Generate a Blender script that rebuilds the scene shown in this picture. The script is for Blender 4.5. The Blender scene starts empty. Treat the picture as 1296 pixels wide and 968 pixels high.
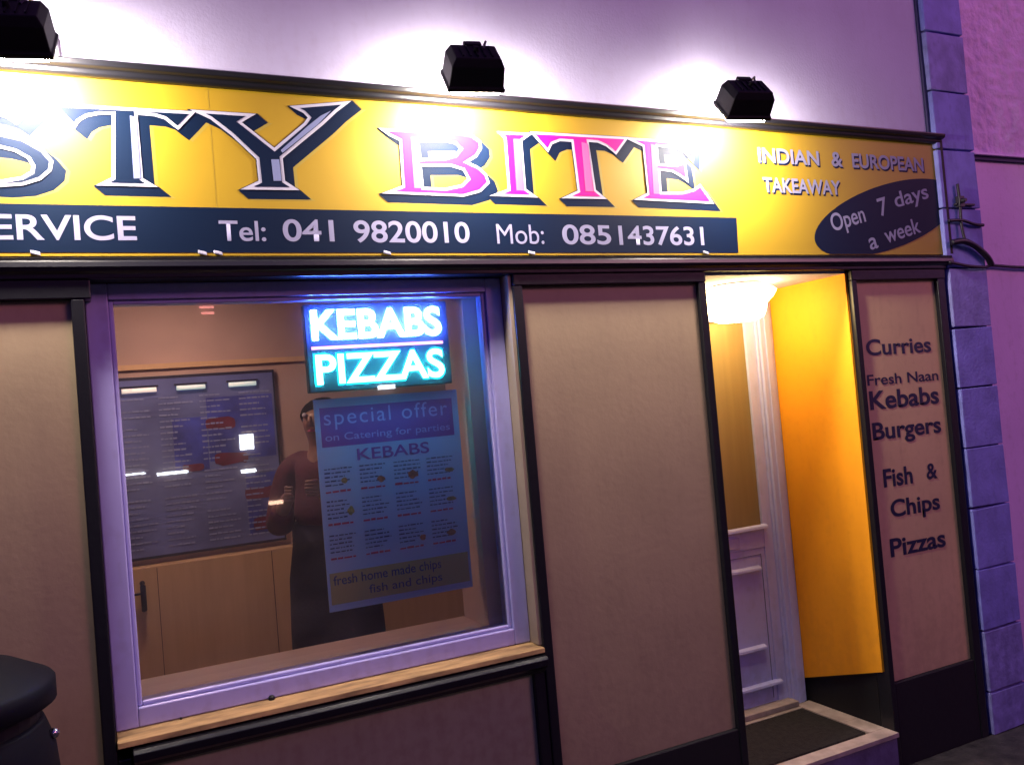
import bpy, bmesh, math, random
from mathutils import Vector, Matrix
random.seed(7)
D = bpy.data
C = bpy.context.scene.collection
SC = bpy.context.scene
R = math.radians

# ------------------------------------------------------------------ camera
cd = D.cameras.new('camera'); cam = D.objects.new('camera', cd); C.objects.link(cam)
F = Vector((0.43621557, 0.89948172, 0.02546775)); RT = Vector((0.89746265, -0.43283085, -0.08496024)); UP = Vector((0.06539696, -0.05991733, 0.99605881))
m3 = Matrix((RT, UP, -F)).transposed()
cam.matrix_world = Matrix.Translation((0, -2.87, 1.77)) @ m3.to_4x4()
cd.sensor_width = 36; cd.lens = 1099 / 1296 * 36; cd.clip_end = 500; cd.clip_start = 0.05
SC.camera = cam

# ------------------------------------------------------------------ sky and light
w = D.worlds.new('World'); SC.world = w; w.use_nodes = True
nt = w.node_tree; nt.nodes.clear()
out = nt.nodes.new('ShaderNodeOutputWorld'); bg = nt.nodes.new('ShaderNodeBackground')
sky = nt.nodes.new('ShaderNodeTexSky'); sky.sky_type = 'NISHITA'; sky.sun_disc = False
SUN_EL, SUN_AZ = R(16), R(150)
sky.sun_elevation = R(3); sky.sun_rotation = SUN_AZ
mx = nt.nodes.new('ShaderNodeMix'); mx.data_type = 'RGBA'; mx.blend_type = 'MULTIPLY'
mx.inputs[0].default_value = 1.0; mx.inputs[7].default_value = (0.46, 0.28, 2.2, 1)
nt.links.new(sky.outputs[0], mx.inputs[6]); nt.links.new(mx.outputs[2], bg.inputs[0]); nt.links.new(bg.outputs[0], out.inputs[0])
bg.inputs[1].default_value = 0.16
sl = D.lights.new('sun', 'SUN'); so = D.objects.new('sun', sl); C.objects.link(so)
sl.energy = 1.45; sl.angle = R(25); sl.color = (1.0, 0.35, 0.48)
dv = Vector((-0.62, 0.75, -0.36)); so.rotation_euler = dv.to_track_quat('-Z', 'Y').to_euler()
SC.view_settings.view_transform = 'Standard'; SC.view_settings.look = 'None'
SC.view_settings.exposure = 0; SC.view_settings.gamma = 1
SC.cycles.max_bounces = 8; SC.cycles.sample_clamp_indirect = 6

# ------------------------------------------------------------------ materials
def mat(name, col, rough=0.6, var=0.12, vscale=6.0, bump=0.0, bscale=60.0, coat=0.0, spec=0.5, emit=None, es=0, metal=0, col2=None, streak=None, croug=0.1):
    m = D.materials.new(name); m.use_nodes = True; n = m.node_tree; b = n.nodes['Principled BSDF']
    b.inputs['Base Color'].default_value = (*col, 1); b.inputs['Roughness'].default_value = rough
    b.inputs['Specular IOR Level'].default_value = spec; b.inputs['Metallic'].default_value = metal
    b.inputs['Coat Weight'].default_value = coat; b.inputs['Coat Roughness'].default_value = croug
    tc = n.nodes.new('ShaderNodeTexCoord')
    if var > 0 and emit is None:
        mp = n.nodes.new('ShaderNodeMapping'); n.links.new(tc.outputs['Object'], mp.inputs[0])
        if streak: mp.inputs['Scale'].default_value = streak
        nz = n.nodes.new('ShaderNodeTexNoise'); nz.inputs['Scale'].default_value = vscale; nz.inputs['Detail'].default_value = 6
        n.links.new(mp.outputs[0], nz.inputs[0])
        cr = n.nodes.new('ShaderNodeMix'); cr.data_type = 'RGBA'
        rm = n.nodes.new('ShaderNodeMapRange'); rm.inputs[1].default_value = 0.3; rm.inputs[2].default_value = 0.7
        n.links.new(nz.outputs[0], rm.inputs[0]); n.links.new(rm.outputs[0], cr.inputs[0])
        c2 = col2 if col2 else tuple(c * (1 - var * 1.6) for c in col)
        cr.inputs[6].default_value = (*c2, 1); cr.inputs[7].default_value = (*[min(1, c * (1 + var * 0.4)) for c in col], 1)
        n.links.new(cr.outputs[2], b.inputs['Base Color'])
    if bump > 0:
        nb = n.nodes.new('ShaderNodeTexNoise'); nb.inputs['Scale'].default_value = bscale; nb.inputs['Detail'].default_value = 5
        n.links.new(tc.outputs['Object'], nb.inputs[0])
        bp = n.nodes.new('ShaderNodeBump'); bp.inputs['Strength'].default_value = bump; bp.inputs['Distance'].default_value = 0.01
        n.links.new(nb.outputs[0], bp.inputs['Height']); n.links.new(bp.outputs[0], b.inputs['Normal'])
    if emit is not None:
        b.inputs['Emission Color'].default_value = (*emit, 1); b.inputs['Emission Strength'].default_value = es
    return m
M = {}
M['render'] = mat('painted_render', (0.50, 0.49, 0.68), 0.8, 0.06, 3, 0.12, 90)
M['nb_rough'] = mat('rough_render', (0.84, 0.60, 0.90), 0.9, 0.1, 9, 1.0, 30)
M['nb_smooth'] = mat('smooth_render', (0.84, 0.60, 0.90), 0.8, 0.05, 3, 0.1, 60)
M['quoin'] = mat('blue_masonry_paint', (0.24, 0.25, 0.70), 0.75, 0.16, 9, 0.2, 70)
M['joint'] = mat('joint_shadow_paint', (0.05, 0.04, 0.12), 0.8, 0)
M['black'] = mat('black_gloss_paint', (0.010, 0.010, 0.014), 0.33, 0.0, 8, 0.1, 30, coat=0.04, spec=0.35)
M['blackm'] = mat('black_satin_paint', (0.010, 0.010, 0.012), 0.6, 0.0, 8, 0.1, 30, spec=0.25)
M['panel'] = mat('beige_panel', (0.34, 0.255, 0.155), 0.6, 0.10, 2.2, 0.08, 40)
M['panel2'] = mat('tan_lettered_panel', (0.60, 0.42, 0.22), 0.6, 0.08, 2.2, 0.08, 40)
M['yellow'] = mat('yellow_vinyl', (0.35, 0.225, 0.010), 0.5, 0.05, 2.5, coat=0.12, croug=0.5, spec=0.3)
M['green'] = mat('dark_green_vinyl', (0.002, 0.009, 0.030), 0.5, 0, spec=0.12)
M['white_v'] = mat('white_vinyl', (0.42, 0.42, 0.52), 0.6, 0, spec=0.2)
M['grey_v'] = mat('silver_grey_vinyl', (0.17, 0.20, 0.36), 0.6, 0, spec=0.2)
M['magenta'] = mat('magenta_vinyl', (0.60, 0.004, 0.22), 0.6, 0, spec=0.2)
M['pink_v'] = mat('pink_vinyl', (0.50, 0.10, 0.30), 0.6, 0, spec=0.2)
M['lilac_v'] = mat('pale_lettering', (0.24, 0.24, 0.38), 0.6, 0, spec=0.2)
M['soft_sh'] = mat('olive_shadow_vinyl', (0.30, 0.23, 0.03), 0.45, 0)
M['upvc'] = mat('white_upvc', (0.40, 0.38, 0.72), 0.3, 0.03, 3, coat=0.2)
M['cream'] = mat('cream_reveal', (0.32, 0.25, 0.18), 0.6, 0.12, 5)
M['sillwood'] = mat('worn_cream_sill', (0.40, 0.24, 0.10), 0.7, 0.35, 9, 0.2, 50, streak=(1, 4, 4))
M['amber'] = mat('yellow_wall_paint', (0.88, 0.345, 0.004), 0.7, 0.06, 3, 0.08, 50)
M['door'] = mat('white_door_plastic', (0.50, 0.52, 0.92), 0.35, 0.03, 3, coat=0.15)
M['blind'] = mat('cream_blind', (0.30, 0.21, 0.09), 0.7, 0.1, 3, streak=(6, 1, 0.4))
M['stone'] = mat('pink_stone_step', (0.42, 0.33, 0.30), 0.7, 0.25, 12, 0.2, 60)
M['matm'] = mat('door_mat_fibre', (0.018, 0.014, 0.012), 0.95, 0.5, 40, 1.0, 160)
M['pave'] = mat('dark_pavement', (0.045, 0.038, 0.035), 0.7, 0.5, 14, 0.7, 45)
M['road'] = mat('asphalt', (0.035, 0.033, 0.035), 0.75, 0.4, 30, 0.6, 120)
M['bin'] = mat('black_bin_plastic', (0.006, 0.006, 0.010), 0.6, 0.0, spec=0.12)
M['chrome'] = mat('brushed_steel', (0.5, 0.5, 0.5), 0.25, 0, metal=1)
M['iwall'] = mat('warm_interior_paint', (0.58, 0.43, 0.40), 0.7, 0.12, 2.2)
M['iwood'] = mat('honey_wood', (0.72, 0.50, 0.30), 0.55, 0.06, 3, streak=(9, 9, 0.8))
M['ifloor'] = mat('interior_floor_tiles', (0.20, 0.14, 0.10), 0.5, 0.2, 4)
M['lens'] = mat('lit_flood_lens', (1, 1, 1), 0.4, 0, emit=(1.0, 0.88, 0.76), es=520)
M['bulb'] = mat('lit_glass_shade', (1, 0.95, 0.8), 0.4, 0, emit=(1.0, 0.72, 0.28), es=23)
M['ledblue'] = mat('blue_led_dots', (0.1, 0.2, 1), 0.4, 0, emit=(0.08, 0.20, 1.0), es=240)
M['ledcyan'] = mat('cyan_led_dots', (0.1, 0.8, 1), 0.4, 0, emit=(0.06, 0.80, 0.70), es=38)
M['ledred'] = mat('red_led_dots', (1, 0.2, 0.3), 0.4, 0, emit=(1.0, 0.22, 0.42), es=4)
M['halob'] = mat('blue_halo_glow', (0.0, 0.02, 0.6), 0.4, 0, emit=(0.0, 0.012, 1.0), es=0.9)  # blue halo of light around the letters, made as a glowing layer
M['haloc'] = mat('cyan_halo_glow', (0.0, 0.3, 0.5), 0.4, 0, emit=(0.0, 0.52, 0.50), es=0.8)
M['ledface'] = mat('led_panel_face', (0.004, 0.006, 0.03), 0.5, 0)
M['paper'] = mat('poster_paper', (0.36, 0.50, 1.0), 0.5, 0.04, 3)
M['purple'] = mat('purple_print', (0.22, 0.05, 0.42), 0.5, 0)
M['olive'] = mat('khaki_print', (0.40, 0.34, 0.20), 0.5, 0)
M['ink'] = mat('dark_blue_ink', (0.03, 0.05, 0.22), 0.5, 0)
M['redink'] = mat('red_ink', (0.45, 0.03, 0.12), 0.5, 0)
M['lavink'] = mat('lavender_ink', (0.40, 0.30, 0.85), 0.5, 0)
M['food'] = mat('food_photo_brown', (0.22, 0.10, 0.06), 0.5, 0.4, 60)
M['menu'] = mat('menu_print', (0.15, 0.20, 0.54), 0.4, 0.3, 4, coat=0.2)
M['menublue'] = mat('menu_blue_print', (0.06, 0.09, 0.60), 0.4, 0.4, 8)
M['menured'] = mat('menu_food_photo_red', (0.16, 0.015, 0.05), 0.4, 0.3, 12)
M['menutxt'] = mat('menu_pale_text', (0.26, 0.32, 0.62), 0.4, 0)
M['darkframe'] = mat('dark_menu_frame', (0.01, 0.015, 0.05), 0.4, 0)
M['tube'] = mat('menu_glint_glow', (1, 1, 1), 0.4, 0, emit=(0.72, 0.95, 0.88), es=0.55)  # dim glow standing for lamp reflections on the menu board
M['tubew'] = mat('warm_menu_glint_glow', (1, 1, 1), 0.4, 0, emit=(1.0, 0.78, 0.66), es=0.85)
M['skin'] = mat('skin', (0.20, 0.10, 0.08), 0.5, 0.08, 20)
M['maroon'] = mat('maroon_jacket', (0.08, 0.006, 0.028), 0.8, 0.3, 10, 0.3, 60)
M['darkcl'] = mat('dark_trousers', (0.010, 0.010, 0.035), 0.85, 0.2, 10, 0.2, 60)
M['hair'] = mat('dark_hair', (0.004, 0.003, 0.004), 0.9, 0, spec=0.05)
M['phone'] = mat('black_phone', (0.01, 0.01, 0.01), 0.2, 0)
M['cable'] = mat('black_cable', (0.012, 0.008, 0.02), 0.5, 0)
M['lit_white'] = mat('lit_window_white', (1, 1, 1), 0.4, 0, emit=(0.85, 0.92, 1), es=22)
M['lit_warm'] = mat('lit_window_warm', (1, 1, 1), 0.4, 0, emit=(1, 0.62, 0.42), es=12)
M['lit_red'] = mat('lit_sign_red', (1, 1, 1), 0.4, 0, emit=(1, 0.30, 0.26), es=7)
M['brickf'] = mat('far_wall', (0.16, 0.12, 0.12), 0.9, 0.3, 4)
M['slate'] = mat('slate_roof', (0.05, 0.05, 0.06), 0.7, 0.3, 6)
def grime(m, col, z0, z1, amount):
    # dirt with its own blotchy outline: splashes near the pavement, thin runs and scuffs higher up
    n = m.node_tree; b = n.nodes['Principled BSDF']; src = b.inputs['Base Color'].links[0].from_socket
    tc = n.nodes.new('ShaderNodeTexCoord'); sp = n.nodes.new('ShaderNodeSeparateXYZ'); n.links.new(tc.outputs['Object'], sp.inputs[0])
    mp = n.nodes.new('ShaderNodeMapping'); mp.inputs['Scale'].default_value = (9, 9, 1.1); n.links.new(tc.outputs['Object'], mp.inputs[0])
    a = n.nodes.new('ShaderNodeTexNoise'); a.inputs['Scale'].default_value = 3.0; a.inputs['Detail'].default_value = 8; n.links.new(mp.outputs[0], a.inputs[0])
    c = n.nodes.new('ShaderNodeTexNoise'); c.inputs['Scale'].default_value = 26; c.inputs['Detail'].default_value = 8; n.links.new(tc.outputs['Object'], c.inputs[0])
    g = n.nodes.new('ShaderNodeMapRange'); g.inputs[1].default_value = z0; g.inputs[2].default_value = z1; g.inputs[3].default_value = 0.30; g.inputs[4].default_value = 0.0; n.links.new(sp.outputs[2], g.inputs[0])
    ad = n.nodes.new('ShaderNodeMath'); ad.operation = 'ADD'; n.links.new(g.outputs[0], ad.inputs[0]); n.links.new(a.outputs[0], ad.inputs[1])
    mu = n.nodes.new('ShaderNodeMath'); mu.operation = 'MULTIPLY'; n.links.new(ad.outputs[0], mu.inputs[0]); n.links.new(c.outputs[0], mu.inputs[1])
    r2 = n.nodes.new('ShaderNodeMapRange'); r2.inputs[1].default_value = 0.26; r2.inputs[2].default_value = 0.46; r2.inputs[4].default_value = amount; n.links.new(mu.outputs[0], r2.inputs[0])
    mx2 = n.nodes.new('ShaderNodeMix'); mx2.data_type = 'RGBA'; n.links.new(r2.outputs[0], mx2.inputs[0]); n.links.new(src, mx2.inputs[6]); mx2.inputs[7].default_value = (*col, 1)
    n.links.new(mx2.outputs[2], b.inputs['Base Color'])
grime(M['panel'], (0.20, 0.14, 0.09), 0.3, 1.0, 0.26); grime(M['panel2'], (0.28, 0.18, 0.10), 0.3, 1.0, 0.22)
grime(M['quoin'], (0.08, 0.08, 0.24), 0.0, 0.8, 0.35); grime(M['nb_smooth'], (0.30, 0.18, 0.24), 0.0, 1.0, 0.2)
grime(M['render'], (0.34, 0.28, 0.38), 2.6, 3.2, 0.15); grime(M['door'], (0.14, 0.12, 0.18), 0.2, 0.6, 0.2); grime(M['amber'], (0.55, 0.20, 0.01), 0.3, 0.9, 0.18)
grime(M['upvc'], (0.20, 0.17, 0.22), 0.8, 1.0, 0.2)
M['panel3'] = mat('grey_beige_panel', (0.34, 0.34, 0.20), 0.6, 0.08, 2.2, 0.08, 40); grime(M['panel3'], (0.20, 0.15, 0.09), 0.3, 1.0, 0.35)
M['quoin2'] = mat('faded_blue_masonry_paint', (0.29, 0.28, 0.66), 0.8, 0.2, 12, 0.25, 60); grime(M['quoin2'], (0.10, 0.09, 0.24), 0.0, 0.9, 0.45)
def glass(name, fac):
    m = D.materials.new(name); m.use_nodes = True; n = m.node_tree; n.nodes.clear()
    o = n.nodes.new('ShaderNodeOutputMaterial'); mixn = n.nodes.new('ShaderNodeMixShader')
    t = n.nodes.new('ShaderNodeBsdfTransparent'); g = n.nodes.new('ShaderNodeBsdfGlossy'); g.inputs['Roughness'].default_value = 0.012
    t.inputs[0].default_value = (0.94, 0.95, 0.97, 1)
    fr = n.nodes.new('ShaderNodeFresnel'); fr.inputs[0].default_value = 1.5
    mu = n.nodes.new('ShaderNodeMath'); mu.operation = 'MULTIPLY'; mu.inputs[1].default_value = fac; mu.use_clamp = True
    n.links.new(fr.outputs[0], mu.inputs[0]); n.links.new(mu.outputs[0], mixn.inputs[0])
    df = n.nodes.new('ShaderNodeBsdfDiffuse'); tl = n.nodes.new('ShaderNodeBsdfTranslucent'); dm = n.nodes.new('ShaderNodeMixShader'); film_mix = n.nodes.new('ShaderNodeMixShader')
    df.inputs[0].default_value = tl.inputs[0].default_value = (0.75, 0.75, 0.78, 1)   # thin dust film, added to give the pane a hazy glow
    tc = n.nodes.new('ShaderNodeTexCoord'); mp = n.nodes.new('ShaderNodeMapping'); mp.inputs['Scale'].default_value = (1.5, 1, 4); mp.inputs['Rotation'].default_value = (0, 0.6, 0)
    nz = n.nodes.new('ShaderNodeTexNoise'); nz.inputs['Scale'].default_value = 2.2; nz.inputs['Detail'].default_value = 5
    rm = n.nodes.new('ShaderNodeMapRange'); rm.inputs[1].default_value = 0.35; rm.inputs[2].default_value = 0.75; rm.inputs[3].default_value = 0.035; rm.inputs[4].default_value = 0.085
    n.links.new(tc.outputs['Object'], mp.inputs[0]); n.links.new(mp.outputs[0], nz.inputs[0]); n.links.new(nz.outputs[0], rm.inputs[0]); n.links.new(rm.outputs[0], film_mix.inputs[0])
    n.links.new(df.outputs[0], dm.inputs[1]); n.links.new(tl.outputs[0], dm.inputs[2]); n.links.new(t.outputs[0], film_mix.inputs[1]); n.links.new(dm.outputs[0], film_mix.inputs[2])
    n.links.new(film_mix.outputs[0], mixn.inputs[1]); n.links.new(g.outputs[0], mixn.inputs[2]); n.links.new(mixn.outputs[0], o.inputs[0])
    return m
M['glass'] = glass('double_glazing', 3.2)

# ------------------------------------------------------------------ helpers
def bx(bm, x0, x1, y0, y1, z0, z1):
    v = [bm.verts.new((x, y, z)) for x in (x0, x1) for y in (y0, y1) for z in (z0, z1)]
    for f in ((0, 1, 3, 2), (4, 6, 7, 5), (0, 4, 5, 1), (2, 3, 7, 6), (0, 2, 6, 4), (1, 5, 7, 3)): bm.faces.new([v[i] for i in f])
def obj(name, bm, m, parent=None, bev=0, smooth=False):
    me = D.meshes.new(name); bmesh.ops.recalc_face_normals(bm, faces=bm.faces); bm.to_mesh(me); bm.free()
    o = D.objects.new(name, me); C.objects.link(o); me.materials.append(M[m] if isinstance(m, str) else m)
    if smooth:
        for p in me.polygons: p.use_smooth = True
    if bev:
        b = o.modifiers.new('bevel', 'BEVEL'); b.width = bev; b.segments = 2; b.limit_method = 'ANGLE'
    if parent:
        bpy.context.view_layer.update(); o.parent = parent
        root = parent; mw = Matrix.Identity(4); ch = []
        while root: ch.append(root); root = root.parent
        for q in reversed(ch): mw = mw @ q.matrix_parent_inverse @ q.matrix_basis
        o.matrix_parent_inverse = mw.inverted()
    return o
def box(name, m, x0, x1, y0, y1, z0, z1, parent=None, bev=0):
    bm = bmesh.new(); bx(bm, x0, x1, y0, y1, z0, z1); return obj(name, bm, m, parent, bev)
def thing(name, label, cat, loc=(0, 0, 0), group=None):
    o = D.objects.new(name, None); C.objects.link(o); o.location = loc; o['label'] = label; o['category'] = cat
    o.empty_display_size = 0.1
    if group: o['group'] = group
    return o
def tag(o, label, cat, group=None):
    o['label'] = label; o['category'] = cat
    if group: o['group'] = group
    return o
def struct(o): o['kind'] = 'structure'; return o
def prof(bm, pts, x0, x1):   # extrude a (y,z) outline along x
    a = [bm.verts.new((x0, y, z)) for y, z in pts]; b = [bm.verts.new((x1, y, z)) for y, z in pts]; n = len(pts)
    for i in range(n): bm.faces.new((a[i], a[(i + 1) % n], b[(i + 1) % n], b[i]))
    bm.faces.new(a[::-1]); bm.faces.new(b)
def poly_plate(bm, pts, y0, y1):  # (x,z) outline with thickness in y
    a = [bm.verts.new((x, y0, z)) for x, z in pts]; b = [bm.verts.new((x, y1, z)) for x, z in pts]; n = len(pts)
    for i in range(n): bm.faces.new((a[i], a[(i + 1) % n], b[(i + 1) % n], b[i]))
    bm.faces.new(a[::-1]); bm.faces.new(b)
def lathe(bm, pr, cx, cy, n=40):
    rings = [[bm.verts.new((cx + r * math.cos(2 * math.pi * k / n), cy + r * math.sin(2 * math.pi * k / n), z)) for k in range(n)] for r, z in pr]
    for a, b in zip(rings, rings[1:]):
        for k in range(n): bm.faces.new((a[k], a[(k + 1) % n], b[(k + 1) % n], b[k]))
    bm.faces.new(rings[0][::-1]); bm.faces.new(rings[-1])
def tube(bm, pts, r, n=8):
    rings = []
    for i, p in enumerate(pts):
        p = Vector(p); a = Vector(pts[max(0, i - 1)]); b = Vector(pts[min(len(pts) - 1, i + 1)]); t = (b - a).normalized()
        u = t.cross(Vector((0, 1, 0.3))).normalized(); v = t.cross(u)
        rings.append([bm.verts.new(p + r * (u * math.cos(2 * math.pi * k / n) + v * math.sin(2 * math.pi * k / n))) for k in range(n)])
    for a, b in zip(rings, rings[1:]):
        for k in range(n): bm.faces.new((a[k], a[(k + 1) % n], b[(k + 1) % n], b[k]))
    bm.faces.new(rings[0][::-1]); bm.faces.new(rings[-1])
def bake(curve_obj):
    bpy.context.view_layer.update(); dg = bpy.context.evaluated_depsgraph_get()
    me = D.meshes.new_from_object(curve_obj.evaluated_get(dg)); D.objects.remove(curve_obj); return me
def flat(name, loops, y, m, parent, offset=0.0, copies=None, depth=0.0004):
    """filled outline on the board (loops of (x,z), holes allowed) as a thin plate; copies = list of (dx,dz,dy)"""
    cu = D.curves.new('c', 'CURVE'); cu.dimensions = '2D'; cu.fill_mode = 'BOTH'; cu.offset = offset; cu.extrude = depth
    for (dx, dz, dy) in (copies or [(0, 0, 0)])[:1]:
        for i, lp in enumerate(loops):
            ar = sum(lp[k][0] * lp[(k + 1) % len(lp)][1] - lp[(k + 1) % len(lp)][0] * lp[k][1] for k in range(len(lp)))
            ccw = ar > 0
            pts = lp if ccw == (i == 0) else lp[::-1]
            sp = cu.splines.new('POLY'); sp.points.add(len(pts) - 1); sp.use_cyclic_u = True
            for q, (a, b) in zip(sp.points, pts): q.co = (a, b, 0, 1)
    o = D.objects.new('c', cu); C.objects.link(o); me = bake(o)
    bm = bmesh.new()
    for (dx, dz, dy) in (copies or [(0, 0, 0)]):
        t = bmesh.new(); t.from_mesh(me)
        for v in t.verts: v.co = Vector((v.co.x + dx, y + dy - v.co.z, v.co.y + dz))
        t2 = D.meshes.new('t'); t.to_mesh(t2); t.free(); bm.from_mesh(t2); D.meshes.remove(t2)
    D.meshes.remove(me)
    return obj(name, bm, m, parent)
def text(name, s, x0, x1, z0, z1, y, m, parent, off=0.0, rot=0.0, shear=0.0, cap=True, spacing=1.0):
    """text fitted into the rectangle (x0..x1, z0..z1) on the plane y; z0..z1 spans the glyphs' own box"""
    cu = D.curves.new('t', 'FONT'); cu.body = s; cu.offset = off; cu.shear = shear; cu.fill_mode = 'BOTH'; cu.extrude = 0.0; cu.space_character = spacing
    o = D.objects.new('t', cu); C.objects.link(o); me = bake(o)
    xs = [v.co.x for v in me.vertices]; ys = [v.co.y for v in me.vertices]
    ax, bx_, ay, by = min(xs), max(xs), min(ys), max(ys)
    cx, cz = (x0 + x1) / 2, (z0 + z1) / 2
    for v in me.vertices:
        a = (v.co.x - ax) / (bx_ - ax) * (x1 - x0) - (x1 - x0) / 2; b = (v.co.y - ay) / (by - ay) * (z1 - z0) - (z1 - z0) / 2
        v.co = Vector((cx + a * math.cos(rot) - b * math.sin(rot), y, cz + a * math.sin(rot) + b * math.cos(rot)))
    bm = bmesh.new(); bm.from_mesh(me); D.meshes.remove(me)
    return obj(name, bm, m, parent)

# ------------------------------------------------------------------ ground
struct(box('ground', 'road', -60, 60, -60, 60, -0.5, -0.13))
struct(box('pavement', 'pave', -30, 30, -3.6, 2.6, -0.45, 0.0))
struct(box('kerb', 'stone', -30, 30, -3.75, -3.603, -0.45, 0.004, bev=0.01))

# ------------------------------------------------------------------ the shop building
S = thing('takeaway_shop', 'takeaway shop with pale lilac upper wall, beige panels and black painted shopfront timber', 'shop building', (0, 0, 0))
box('upper_wall', 'render', -3.2, 3.752, 0.0, 0.37, 2.32, 6.2, S)
bm = bmesh.new()
bx(bm, -3.2, 3.76, -0.03, 0.37, 2.248, 2.311)           # beam
bx(bm, -3.2, 0.02, -0.024, 0.3, 2.19, 2.2475); bx(bm, 1.42, 2.304, -0.024, 0.3, 2.205, 2.2475); bx(bm, 3.132, 3.755, -0.024, 0.3, 2.20, 2.2475)
obj('fascia_beam', bm, 'black', S, 0.004)
bm = bmesh.new(); prof(bm, [(-0.0305, 2.262), (-0.040, 2.270), (-0.045, 2.282), (-0.042, 2.296), (-0.036, 2.302), (-0.037, 2.310), (-0.0305, 2.312)], -3.2, 3.80); obj('fascia_moulding', bm, 'black', S)
bm = bmesh.new(); prof(bm, [(-0.0005, 2.860), (-0.026, 2.860), (-0.036, 2.866), (-0.038, 2.878), (-0.056, 2.884), (-0.060, 2.900), (-0.044, 2.908), (-0.0005, 2.918)], -3.2, 3.81); obj('cornice', bm, 'black', S, 0.003)
# upright timbers
bm = bmesh.new()
bx(bm, -0.036, 0.001, -0.022, 0.30, 0.0, 2.19); bx(bm, -0.001 + 0.0025, 0.040, -0.019, 0.02, 0.0, 0.83)
obj('pilaster', bm, 'black', S, 0.004)
bm = bmesh.new(); bx(bm, 1.418, 1.457, -0.022, 0.30, 0.0, 2.205); bx(bm, 1.372, 1.416, -0.019, 0.06, 0.0, 0.80); obj('pilaster', bm, 'black', S, 0.004)
bm = bmesh.new(); bx(bm, 2.268, 2.304, -0.022, 0.60, 0.0, 2.205); obj('pilaster', bm, 'black', S, 0.004)
bm = bmesh.new(); bx(bm, 3.132, 3.162, -0.022, 0.05, 0.0, 2.20); obj('pilaster', bm, 'black', S, 0.003)
bm = bmesh.new(); bx(bm, 3.700, 3.750, -0.022, 0.30, 0.0, 2.20); obj('pilaster', bm, 'black', S, 0.004)
# panels
def panel(x0, x1, z0, z1, m='panel'):
    return box('wall_panel', m, x0, x1, 0.0, 0.30, z0, z1, S)
panel(-3.2, -0.036, 0.36, 2.189); panel(0.0405, 1.3715, 0.36, 0.795, 'panel3'); panel(1.4575, 2.2675, 0.385, 2.204); pr = panel(3.1625, 3.6995, 0.375, 2.199, 'panel2')
for x0, x1, z1 in ((-3.2, -0.037, 0.359), (0.041, 1.371, 0.359), (1.4575, 2.2675, 0.384), (3.1625, 3.6995, 0.374)): box('plinth', 'blackm', x0, x1, -0.018, 0.30, 0.0, z1, S, 0.004)
# the sill under the window
bm = bmesh.new(); prof(bm, [(0.06, 0.866), (-0.050, 0.858), (-0.060, 0.848), (-0.058, 0.826), (-0.036, 0.812), (-0.024, 0.797), (0.06, 0.797)], 0.0425, 1.4155); obj('black_sill', bm, 'black', S, 0.002)
bm = bmesh.new(); prof(bm, [(0.058, 0.890), (-0.034, 0.884), (-0.036, 0.867), (0.058, 0.868)], 0.003, 1.416)
for k in range(3): pass
obj('timber_sill', bm, 'sillwood', S, 0.002)
bm = bmesh.new(); bx(bm, 1.404, 1.4175, -0.012, 0.13, 0.891, 2.247); obj('window_reveal', bm, 'cream', S)
# window
wf = thing('window', '', ''); del wf['label']; del wf['category']; wf.parent = S
bm = bmesh.new()
for (x0, x1, z0, z1) in ((0.002, 0.066, 0.8915, 2.2465), (1.340, 1.403, 0.8915, 2.2465), (0.0662, 1.3398, 0.8915, 0.950), (0.0662, 1.3398, 2.196, 2.2465)):
    bx(bm, x0, x1, 0.052, 0.128, z0, z1)
bx(bm, 0.0662, 0.080, 0.064, 0.12, 0.951, 2.195); bx(bm, 1.326, 1.3398, 0.064, 0.12, 0.951, 2.195); bx(bm, 0.0805, 1.3255, 0.064, 0.12, 0.951, 0.964); bx(bm, 0.0805, 1.3255, 0.064, 0.12, 2.182, 2.195)
obj('frame', bm, 'upvc', wf, 0.004)
bm = bmesh.new(); a = [bm.verts.new(p) for p in ((0.079, 0.077, 0.962), (1.327, 0.077, 0.962), (1.327, 0.077, 2.184), (0.079, 0.077, 2.184))]; bm.faces.new(a)
obj('pane', bm, 'glass', wf)
bm = bmesh.new(); bx(bm, 0.003, 1.40, 0.129, 0.39, 0.915, 0.948); obj('inner_sill', bm, 'iwall', wf, 0.004)
box('inner_reveal', 'iwall', 1.275, 1.42, 0.129, 0.37, 0.949, 2.25, wf); box('inner_reveal', 'iwall', -0.03, 0.002, 0.129, 0.37, 0.949, 2.25, wf)
box('window_stop', 'iwall', -0.03, 1.42, 0.129, 0.37, 2.2505, 2.32, S)
# fixings on the sill
for x in (0.185, 0.46):
    bm = bmesh.new(); bmesh.ops.create_uvsphere(bm, u_segments=10, v_segments=6, radius=0.011 if x > .3 else .004, matrix=Matrix.Translation((x, 0.048, 0.893))); obj('sill_chip', bm, 'blackm', S)
# interior room
RI = thing('shop_room', '', ''); del RI['label']; del RI['category']; RI.parent = S
box('room_back_wall', 'iwall', -2.2, 2.16, 1.62, 1.75, 0.1, 2.72, RI)
box('room_side_wall', 'iwall', 2.16, 2.267, 0.372, 1.62, 0.1, 2.72, RI)
box('room_side_wall', 'iwall', -2.3, -2.2, 0.372, 1.75, 0.1, 2.72, RI)
box('room_floor', 'ifloor', -2.2, 2.16, 0.372, 1.62, 0.02, 0.17, RI)
box('room_ceiling', 'render', -2.2, 2.26, 0.372, 1.75, 2.50, 2.6, RI)
box('room_front_wall', 'iwall', -2.2, -0.031, 0.301, 0.371, 0.1, 2.5, RI)
box('room_front_wall', 'iwall', 1.4205, 2.2, 0.301, 0.371, 0.1, 2.5, RI)
box('room_front_wall', 'iwall', -0.031, 1.4205, 0.301, 0.371, 0.1, 0.914, RI)
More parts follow.
